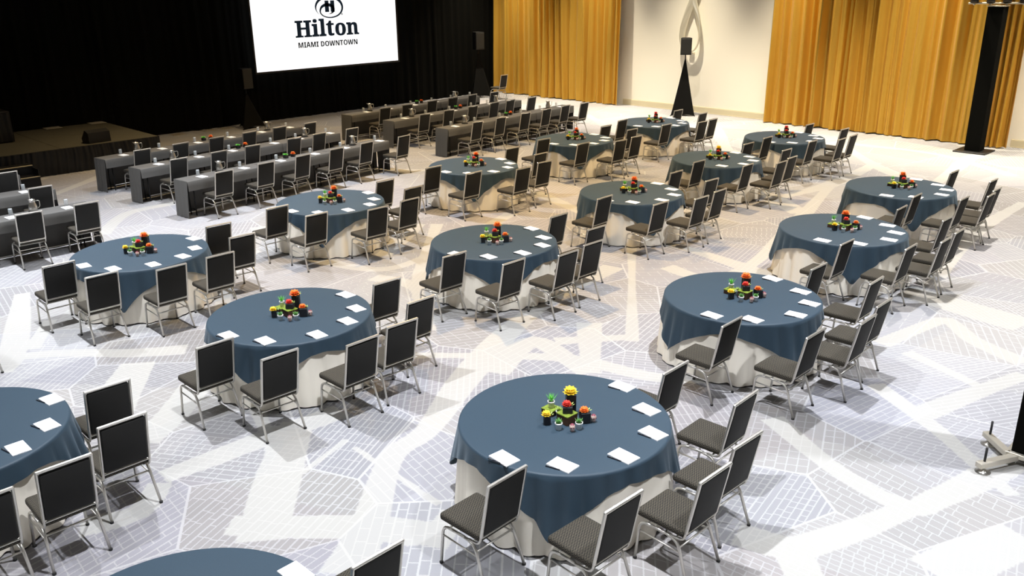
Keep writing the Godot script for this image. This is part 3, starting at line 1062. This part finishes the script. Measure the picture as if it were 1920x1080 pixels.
func make_desk(key: String, left_end: bool, right_end: bool):
	# cloth over a narrow table: short on the seat side, floor length behind and at the free ends
	var t := proto(key, "classroom_tablecloth", "tablecloth")
	var s := st()
	var w := RLEN / 3 - 0.004
	var h := 0.75
	var fall := 0.2
	var r := 0.014
	var n := 24
	# section from the seat-side hem over the top and down the back
	var g := []
	for i in n + 1:
		var x: float = w * i / n
		var wav: float = 0.006 * sin(x * 9.0) + 0.004 * sin(x * 23.0 + 1.0)
		g.append([Vector3(x, h - fall + wav * 0.6, 0.012 + wav), Vector3(x, h - fall * 0.5, 0.008 + wav * 0.5), Vector3(x, h - r, 0.003), Vector3(x, h - r * 0.3, -r * 0.3), Vector3(x, h, -r),
			Vector3(x, h, -RDEP / 2), Vector3(x, h, -RDEP + r), Vector3(x, h - r * 0.3, -RDEP + r * 0.3), Vector3(x, h - r, -RDEP), Vector3(x, h * 0.5, -RDEP - 0.012 - wav), Vector3(x, 0.015, -RDEP - 0.02 - 2.0 * wav)])
	sheet(s, g)
	for e in [[left_end, 0.0, -1.0], [right_end, w, 1.0]]:
		var low: float = 0.015 if e[0] else h - fall
		var out: float = 0.03 if e[0] else 0.0
		g = []
		for i in 13:
			var z: float = lerp(0.0, -RDEP, i / 12.0)
			var fold: float = 0.012 * sin(i * 1.7) if e[0] else 0.0
			var inset: float = 0.045 * (1.0 - i / 12.0) if e[0] else 0.0
			var lip: float = 0.006 if e[0] else 0.0
			g.append([Vector3(e[1] + e[2] * (out + fold), low, z - inset * 1.0), Vector3(e[1] + e[2] * (out * 0.6 + fold * 0.5), lerp(low, h, 0.5), z - inset * 0.6), Vector3(e[1] + e[2] * lip, h - r, z), Vector3(e[1], h, z)])
		sheet(s, g, e[2] < 0)
	part(t, "cloth", done(s), M.grey_cloth)

func make_desk_table():
	var t := proto("desk_table", "narrow_folding_table", "table")
	var w := RLEN / 3 - 0.03
	part(t, "tabletop", box_mesh(Vector3(w, 0.024, RDEP - 0.03), 0.003, Vector3(w / 2 + 0.013, 0.733, -RDEP / 2)), M.table_board)
	for x in [0.22, w - 0.2]:
		for z in [-0.17, -RDEP + 0.1]:
			part(t, "leg", tube_mesh([Vector3(x, 0.0, z), Vector3(x, 0.722, z)], 0.013, 8), M.black_paint)
		part(t, "stretcher", tube_mesh([Vector3(x, 0.12, -0.17), Vector3(x, 0.12, -RDEP + 0.1)], 0.01, 6), M.black_paint)
	part(t, "stretcher", tube_mesh([Vector3(0.22, 0.12, -0.17), Vector3(w - 0.2, 0.12, -0.17)], 0.009, 6), M.frame)

func make_classroom():
	make_desk("desk_left", true, false)
	make_desk("desk_mid", false, false)
	make_desk("desk_right", false, true)
	make_desk_table()
	var keys := ["desk_left", "desk_mid", "desk_right"]
	var which := ["leftmost", "middle", "rightmost"]
	for r in ROWS:
		var a: float = deg_to_rad(r[4])
		var o := Vector3(r[2], 0, r[3])
		var xf := Transform3D(Basis(Vector3.UP, a), o)
		var tail := "%s of %s" % [r[1], r[0]]
		var first: int = r[6]
		for k in 3:
			if first > 0 and k < 2: continue
			var p: Vector3 = xf * Vector3(RLEN / 3 * k + 0.002, 0, 0)
			spawn("desk_table", "narrow folding table under grey cloth, %s in %s" % [which[k], tail], p, a, "classroom tables")
			spawn(keys[k], "grey cloth on %s table, %s" % [which[k], tail], p, a, "grey classroom cloths")
		var seats: Array = r[5]
		for k in 6:
			if k < first: continue
			var word: String = ORD[k]
			var sx: float = seats[k]
			spawn("chair", "charcoal banquet chair, %s from left, %s" % [word, tail], xf * Vector3(sx, 0, (0.56 if "right" in r[0] else 0.48) - 0.285 + (0.1 if k == 5 and first == 0 else 0.0)), a + rng.randf_range(-0.03, 0.03), "classroom chairs")
			var px: float = min(sx - 0.1, RLEN - 0.14)
			spawn("pad", "white notepad, %s from left, %s" % [word, tail], xf * Vector3(px, 0.7515, -0.16), a + rng.randf_range(-0.08, 0.08), "classroom notepads")
			spawn("glass", "upturned water glass, %s from left, %s" % [word, tail], xf * Vector3(px + 0.06, 0.7515, -0.385), a, "upturned water glasses")
		for k in [[0, 0.95, "left"], [4, 4.6, "right"]]:
			if k[0] < first: continue
			spawn("pitcher", "chrome water pitcher, %s one, %s" % [k[2], tail], xf * Vector3(k[1], 0.7515, -0.3), a - 0.6, "chrome water pitchers")
		if first == 0:
			spawn("desk_green", "green succulent in black pot, " + tail, xf * Vector3(seats[2] + 0.17, 0.7515, -0.32), a, "classroom succulents")
			spawn("desk_orange", "orange flower in black box, " + tail, xf * Vector3(seats[2] + 0.38, 0.7515, -0.33), a + 0.4, "classroom flowers")
	# two lone chairs
	spawn("chair", "lone charcoal chair in the corner by the gold curtain", Vector3(24.0, 0, -24.6), 0.1)
	spawn("chair", "charcoal chair at the left edge, only a leg showing", Vector3(2.1, 0, -11.23), 0.0)

# ---------------------------------------------------------------- stage
func make_stage():
	var hs := 0.62
	var t := thing("stage", "low grey-carpeted stage with black pleated skirt before the drapes", "stage")
	for i in 6:
		for j in 2:
			var x: float = 9.5 - 2.44 * (i + 0.5)
			var z: float = -22.62 - 1.83 * (j + 0.5)
			if x < -5: continue
			part(t, "deck_panel", box_mesh(Vector3(2.428, 0.05, 1.818), 0.004, Vector3(x, hs - 0.025, z)), M.stage_carpet)
			for q in [[-1.1, -0.8], [1.1, -0.8], [-1.1, 0.8], [1.1, 0.8]]:
				part(t, "leg", tube_mesh([Vector3(x + q[0], 0, z + q[1]), Vector3(x + q[0], hs - 0.05, z + q[1])], 0.022, 6), M.black_paint)
	part(t, "skirt", curtain(Vector3(-5.2, 0, -22.6), Vector3(9.52, 0, -22.6), Vector3.BACK, 0.01, hs - 0.01, 0.11, 0.035, 31, 0.022), M.black_skirt)
	part(t, "skirt", curtain(Vector3(9.52, 0, -22.6), Vector3(9.52, 0, -26.28), Vector3.RIGHT, 0.01, hs - 0.01, 0.11, 0.035, 32, 0.022), M.black_skirt)
	# steps against the stage front
	t = thing("stage_steps", "black stage steps with pale nosing at the left edge", "steps", Vector3(5.45, 0, -22.0))
	for k in 2:
		var y: float = 0.2 * (k + 1)
		var z: float = 0.3 - 0.42 * k
		part(t, "tread", box_mesh(Vector3(1.5, 0.035, 0.42), 0.004, Vector3(0, y, z - 0.1)), M.black_paint)
		part(t, "riser", box_mesh(Vector3(1.46, y - 0.02, 0.02), 0.0, Vector3(0, (y - 0.02) / 2, z + 0.08)), M.black_paint)
		part(t, "nosing", box_mesh(Vector3(1.5, 0.012, 0.05), 0.002, Vector3(0, y + 0.02, z + 0.075)), M.nosing)
	for x in [-0.74, 0.74]:
		part(t, "side_panel", box_mesh(Vector3(0.02, 0.38, 0.8), 0.0, Vector3(x, 0.19, -0.02)), M.black_paint)
	# wedge monitor
	t = thing("stage_monitor", "black wedge floor monitor on the stage front edge", "speaker", Vector3(8.05, hs + 0.001, -22.95), PI + 0.1)
	var s := st(true)
	var prof := [Vector2(-0.2, 0.0), Vector2(0.16, 0.0), Vector2(0.19, 0.1), Vector2(-0.02, 0.32), Vector2(-0.18, 0.26)]
	for i in 5:
		var a: Vector2 = prof[i]
		var b: Vector2 = prof[(i + 1) % 5]
		quad(s, Vector3(-0.28, a.y, a.x), Vector3(0.28, a.y, a.x), Vector3(0.28, b.y, b.x), Vector3(-0.28, b.y, b.x))
	for i in range(1, 4):
		tri(s, Vector3(0.28, prof[0].y, prof[0].x), Vector3(0.28, prof[i + 1].y, prof[i + 1].x), Vector3(0.28, prof[i].y, prof[i].x))
		tri(s, Vector3(-0.28, prof[0].y, prof[0].x), Vector3(-0.28, prof[i].y, prof[i].x), Vector3(-0.28, prof[i + 1].y, prof[i + 1].x))
	part(t, "cabinet", done(s), M.black_paint)
	var gr := part(t, "grille", box_mesh(Vector3(0.5, 0.27, 0.012), 0.003), M.grille)
	gr.transform = Transform3D(Basis(Vector3.RIGHT, -0.76), Vector3(0, 0.212, 0.089))
	# draped table at the stage's left
	t = thing("draped_stage_table", "black draped table standing on the stage at left edge", "table", Vector3(5.7, hs + 0.001, -24.85))
	part(t, "tabletop", box_mesh(Vector3(1.8, 0.04, 0.76), 0.008, Vector3(0, 0.76, 0)), M.black_skirt)
	part(t, "drape", curtain(Vector3(-0.9, 0, 0.36), Vector3(0.9, 0, 0.36), Vector3.BACK, 0.02, 0.75, 0.1, 0.03, 41, 0.02), M.black_skirt)
	part(t, "drape", curtain(Vector3(0.88, 0, 0.36), Vector3(0.88, 0, -0.36), Vector3.RIGHT, 0.02, 0.75, 0.1, 0.03, 42, 0.02), M.black_skirt)
	part(t, "drape", curtain(Vector3(-0.88, 0, -0.36), Vector3(-0.88, 0, 0.36), Vector3.LEFT, 0.02, 0.75, 0.1, 0.03, 43, 0.02), M.black_skirt)

# ---------------------------------------------------------------- projection screen
func make_screen():
	var w := 5.75
	var h := 3.25
	var c := Vector3(17.28, 1.66 + h / 2, -25.95)
	var t := thing("projection_screen", "large lit projection screen showing blue hotel logo and name", "screen", c)
	part(t, "screen_surface", box_mesh(Vector3(w, h, 0.012)), M.screen)
	var s := st(true)
	for y in [-1.0, 1.0]:
		box(s, Vector3(0, y * (h / 2 + 0.03), -0.01), Vector3(w + 0.12, 0.06, 0.05), 0.006)
	for x in [-1.0, 1.0]:
		box(s, Vector3(x * (w / 2 + 0.03), 0, -0.01), Vector3(0.06, h, 0.05), 0.006)
	part(t, "screen_frame", done(s), M.black_paint)
	for x in [-2.3, 2.3]:
		part(t, "hanging_cable", tube_mesh([Vector3(x, h / 2 + 0.05, -0.01), Vector3(x, CEIL - c.y, -0.01)], 0.008, 6), M.black_paint)
	word(t, "Hilton", "Droid Serif", 2.55, Vector3(-0.055, 2.65 - c.y, 0.008), M.ink, 0.9)
	word(t, "MIAMI DOWNTOWN", "Droid Sans", 2.38, Vector3(-0.065, 2.33 - c.y, 0.008), M.ink_dark, 0.95)
	word(t, "®", "Droid Sans", 0.07, Vector3(0.56, 3.32 - c.y, 0.008), M.ink_dark, 1.0)
	# swirl and the two bars of the emblem, drawn in units of the picture and laid flat on the screen
	var k := 0.00214
	var o := Vector3(0.06, 3.585 - c.y, 0.008)
	s = st(true)
	var pts := []
	var wid := []
	for q in 141:
		var phi: float = 140.0 + 660.0 * q / 140.0
		var m: float = smoothstep(400.0, 560.0, phi)
		var ce := Vector2(838, 145).lerp(Vector2(802, 188), m)
		var rd := Vector2(248, 160).lerp(Vector2(128, 84), m)
		var tail: float = smoothstep(680.0, 800.0, phi)
		rd *= 1.0 - 0.3 * tail
		pts.append(ce + Vector2(cos(deg_to_rad(phi)), sin(deg_to_rad(phi))) * rd)
		var fat: float = 9.0 + 15.0 * pow(sin(deg_to_rad(phi - 140.0) * 0.5 + 0.3), 2.0)
		wid.append(fat * min(1.0, q / 12.0 + 0.15) * min(1.0, (140 - q) / 14.0 + 0.15))
	var at := func(p: Vector2) -> Vector3: return o + Vector3((p.x - 838) * k, -(p.y - 145) * k, 0)
	for q in pts.size() - 1:
		var n0: Vector2 = (pts[min(q + 1, 140)] - pts[max(q - 1, 0)]).normalized().orthogonal()
		var n1: Vector2 = (pts[min(q + 2, 140)] - pts[q]).normalized().orthogonal()
		quad(s, at.call(pts[q] + n0 * wid[q]), at.call(pts[q] - n0 * wid[q]), at.call(pts[q + 1] - n1 * wid[q + 1]), at.call(pts[q + 1] + n1 * wid[q + 1]))
	part(t, "emblem_swirl", done(s), M.ink)
	for x in [797.0, 902.0]:
		part(t, "emblem_bar", box_mesh(Vector3(74 * k, 172 * k, 0.002), 0.0, at.call(Vector2(x, 128)) + Vector3(0, 0, -0.001)), M.ink)
	var l := AreaLight3D.new()
	l.name = "screen_light"
	l.area_size = Vector2(w, h)
	l.light_energy = 0.35
	l.light_color = Color(0.95, 0.98, 1.0)
	l.shadow_enabled = true
	l.rotation.y = PI
	l.position = Vector3(0, 0, 0.03)
	t.add_child(l)

func word(t: Node3D, text: String, face: String, width: float, at: Vector3, m: Material, tall: float):
	var f := SystemFont.new()
	f.font_names = PackedStringArray([face])
	f.font_weight = 700
	var tm := TextMesh.new()
	tm.text = text
	var bold := FontVariation.new()
	bold.base_font = f
	bold.variation_embolden = 0.55 if face == "Droid Serif" else 0.2
	tm.font = bold
	tm.font_size = 64
	tm.pixel_size = 0.01
	tm.depth = 0.004
	tm.curve_step = 1.0
	var box_: AABB = tm.get_aabb()
	var k: float = width / box_.size.x
	var o := part(t, "lettering", tm, m)
	o.scale = Vector3(k, k * tall, 1)
	o.position = at + Vector3(-(box_.position.x + box_.size.x / 2) * k, -box_.position.y * k * tall, 0)
	o.set_meta("label", "dark blue lettering")

# ---------------------------------------------------------------- loudspeakers, towers, sculpture
func speaker(at: Vector3, foot: float, turn: float, size: Vector3, a: String, b: String):
	var t := thing("speaker_stand", b, "speaker stand", Vector3(at.x, 0, at.z), turn, "skirted speaker stands")
	part(t, "pole", tube_mesh([Vector3(0, 0.02, 0), Vector3(0, at.y - 0.002, 0)], 0.018, 8), M.black_paint)
	# stretch cover pulled over the tripod: three hollowed faces
	var s := st()
	var apex := at.y - 0.14
	var corners := []
	for k in 3:
		corners.append(Vector3(sin(k * TAU / 3 + PI), 0, cos(k * TAU / 3 + PI)) * foot)
	for k in 3:
		var g := []
		for i in 9:
			var u: float = i / 8.0
			var col := []
			for j in 11:
				var v: float = j / 10.0
				var p: Vector3 = corners[k].lerp(corners[(k + 1) % 3], u)
				var sag: float = 1.0 - 0.16 * sin(PI * u) * (1.0 - v)
				var r: float = lerp(1.0, 0.05, pow(v, 0.93))
				col.append(Vector3(p.x * r * sag, 0.015 + 0.05 * sin(PI * u) * (1.0 - v) + (apex - 0.015) * v, p.z * r * sag))
			g.append(col)
		sheet(s, g)
	part(t, "stretch_cover", done(s), M.scrim)
	for k in 3:
		part(t, "foot", ball(0.02), M.rubber, corners[k] + Vector3(0, 0.02, 0))
	t = thing("loudspeaker", a, "speaker", at, turn, "loudspeakers on stands")
	s = st(true)
	var wf := size.x / 2
	var wb := size.x * 0.34
	var g0 := [Vector3(-wb, 0, -size.z / 2), Vector3(wb, 0, -size.z / 2), Vector3(wf, 0, size.z / 2), Vector3(-wf, 0, size.z / 2)]
	for k in 4:
		var p: Vector3 = g0[k]
		var q: Vector3 = g0[(k + 1) % 4]
		quad(s, q, p, p + Vector3.UP * size.y, q + Vector3.UP * size.y)
	quad(s, g0[0], g0[1], g0[2], g0[3])
	quad(s, g0[3] + Vector3.UP * size.y, g0[2] + Vector3.UP * size.y, g0[1] + Vector3.UP * size.y, g0[0] + Vector3.UP * size.y)
	part(t, "cabinet", done(s), M.black_paint)
	part(t, "grille", box_mesh(Vector3(size.x - 0.03, size.y - 0.05, 0.014), 0.005, Vector3(0, size.y / 2, size.z / 2 + 0.006)), M.grille)

func make_equipment():
	speaker(Vector3(13.75, 1.24, -25.6), 0.5, 0.15, Vector3(0.36, 0.62, 0.34), "black loudspeaker against black drape left of the screen", "black skirted speaker stand left of the screen")
	speaker(Vector3(23.85, 1.84, -25.6), 0.55, -0.2, Vector3(0.38, 0.66, 0.36), "black loudspeaker against black drape right of the screen", "black skirted speaker stand right of the screen")
	speaker(Vector3(25.0, 2.0, -16.72), 0.46, -0.95, Vector3(0.36, 0.54, 0.32), "black loudspeaker before the white wall and metal sculpture", "black pyramid-skirted speaker stand before the white wall")
	# sleeved lighting tower by the gold curtain
	var t := thing("lighting_tower", "tall black-sleeved lighting tower before the gold curtain", "lighting tower", Vector3(24.6, 0, -7.3))
	part(t, "base_plate", box_mesh(Vector3(0.8, 0.035, 0.8), 0.006, Vector3(0, 0.0175, 0)), M.black_paint)
	var s := st(true)
	box(s, Vector3(0, 1.84, 0), Vector3(0.38, 3.6, 0.38), 0.012)
	part(t, "sleeve", done(s), M.black_drape)
	part(t, "top_plate", box_mesh(Vector3(0.42, 0.02, 0.42), 0.003, Vector3(0, 3.655, 0)), M.aluminium)
	part(t, "crossbar", tube_mesh([Vector3(-0.3, 3.72, -0.62), Vector3(0.3, 3.72, 0.62)], 0.025, 10), M.aluminium)
	for k in 4:
		var q: float = -0.5 + k * 0.33
		var p := Vector3(q * 0.48, 3.72, q)
		var cl := part(t, "clamp", box_mesh(Vector3(0.05, 0.09, 0.05), 0.01, p), M.chrome)
		part(t, "stage_lamp", tube_mesh([p + Vector3(0.02, 0.3, 0), p + Vector3(-0.06, 0.12, 0.02), p + Vector3(-0.1, 0.03, 0.03)], [0.06, 0.09, 0.1], 14), M.black_paint)
	# foreground tower foot
	t = thing("lighting_tower", "black tower with alloy outrigger base at right edge", "lighting tower", Vector3(8.6, 0, -1.52))
	s = st(true)
	box(s, Vector3(0, 2.45, 0), Vector3(0.4, 4.66, 0.4), 0.01)
	part(t, "sleeve", done(s), M.black_drape)
	for e in [[Vector3(-0.22, 0.085, -0.2), Vector3(0.07, 0.085, -0.5)], [Vector3(-0.2, 0.085, -0.14), Vector3(-0.62, 0.085, -0.35)], [Vector3(0.2, 0.085, 0.2), Vector3(0.5, 0.085, 0.5)], [Vector3(-0.2, 0.085, 0.2), Vector3(-0.5, 0.085, 0.5)]]:
		var d: Vector3 = e[1] - e[0]
		var yaw: float = atan2(d.x, d.z)
		var o := part(t, "outrigger", box_mesh(Vector3(0.075, 0.055, d.length()), 0.006), M.aluminium, (e[0] + e[1]) / 2, yaw)
		var tip: float = d.length() / 2 - 0.07
		part(o, "threaded_rod", tube_mesh([Vector3(0, -0.07, tip), Vector3(0, 0.17, tip)], 0.011, 8), M.black_paint)
		part(o, "levelling_foot", lathe_mesh([[0.0, -0.085], [0.068, -0.085], [0.07, -0.079], [0.03, -0.066], [0.02, -0.05], [0.0, -0.05]], 20), M.chrome, Vector3(0, 0, tip))
	for e in [[Vector3(-0.22, 0.1, -0.2), Vector3(-0.22, 0.1, 0.22)], [Vector3(-0.22, 0.1, 0.22), Vector3(0.22, 0.1, 0.22)], [Vector3(0.22, 0.1, 0.22), Vector3(0.22, 0.1, -0.22)], [Vector3(0.22, 0.1, -0.22), Vector3(-0.22, 0.1, -0.22)]]:
		var d: Vector3 = e[1] - e[0]
		part(t, "base_rail", box_mesh(Vector3(0.04, 0.05, d.length() + 0.04), 0.005), M.aluminium, (e[0] + e[1]) / 2, atan2(d.x, d.z))
	# twisted metal ribbon on the white wall
	t = thing("wall_sculpture", "pale metal twisted ribbon sculpture on the white wall", "sculpture", Vector3(X1 - 0.08, 2.0, -17.05))
	s = st()
	var n := 120
	var g := []
	for i in n + 1:
		var a: float = TAU * (i % n) / n
		# upright figure of eight: z across, y up, x off the wall
		var p := Vector3(-0.05 - 0.06 * cos(a), 1.75 - 1.72 * cos(a), 0.34 * sin(2 * a))
		var a2 := a + 0.01
		var p2 := Vector3(-0.05 - 0.06 * cos(a2), 1.75 - 1.72 * cos(a2), 0.34 * sin(2 * a2))
		var tg := (p2 - p).normalized()
		var flatd := (Vector3(-1, 0, 0) * cos(a) + Vector3(0, 0, 1) * sin(a)).normalized()
		var w := (flatd - tg * flatd.dot(tg)).normalized()
		var th := tg.cross(w).normalized()
		var wd: float = 0.05 + 0.07 * absf(sin(a))
		var ring := []
		for q in 13:
			var b: float = TAU * q / 12
			ring.append(p + w * wd * cos(b) + th * 0.03 * sin(b))
		g.append(ring)
	sheet(s, g, true)
	part(t, "ribbon", done(s), M.sculpture)
	part(t, "wall_bracket", box_mesh(Vector3(0.14, 0.07, 0.2), 0.01, Vector3(0.05, -0.02, 0)), M.sculpture)

func _ready():
	rng.seed = 2024
	make_camera()
	make_environment()
	make_materials()
	make_lights()
	M.carpet = make_carpet()
	make_room()
	make_curtains()
	make_stage()
	make_screen()
	make_chair()
	make_round_table()
	make_small()
	make_round_tables()
	make_classroom()
	make_equipment()
	for k in PROTO:
		PROTO[k].free()
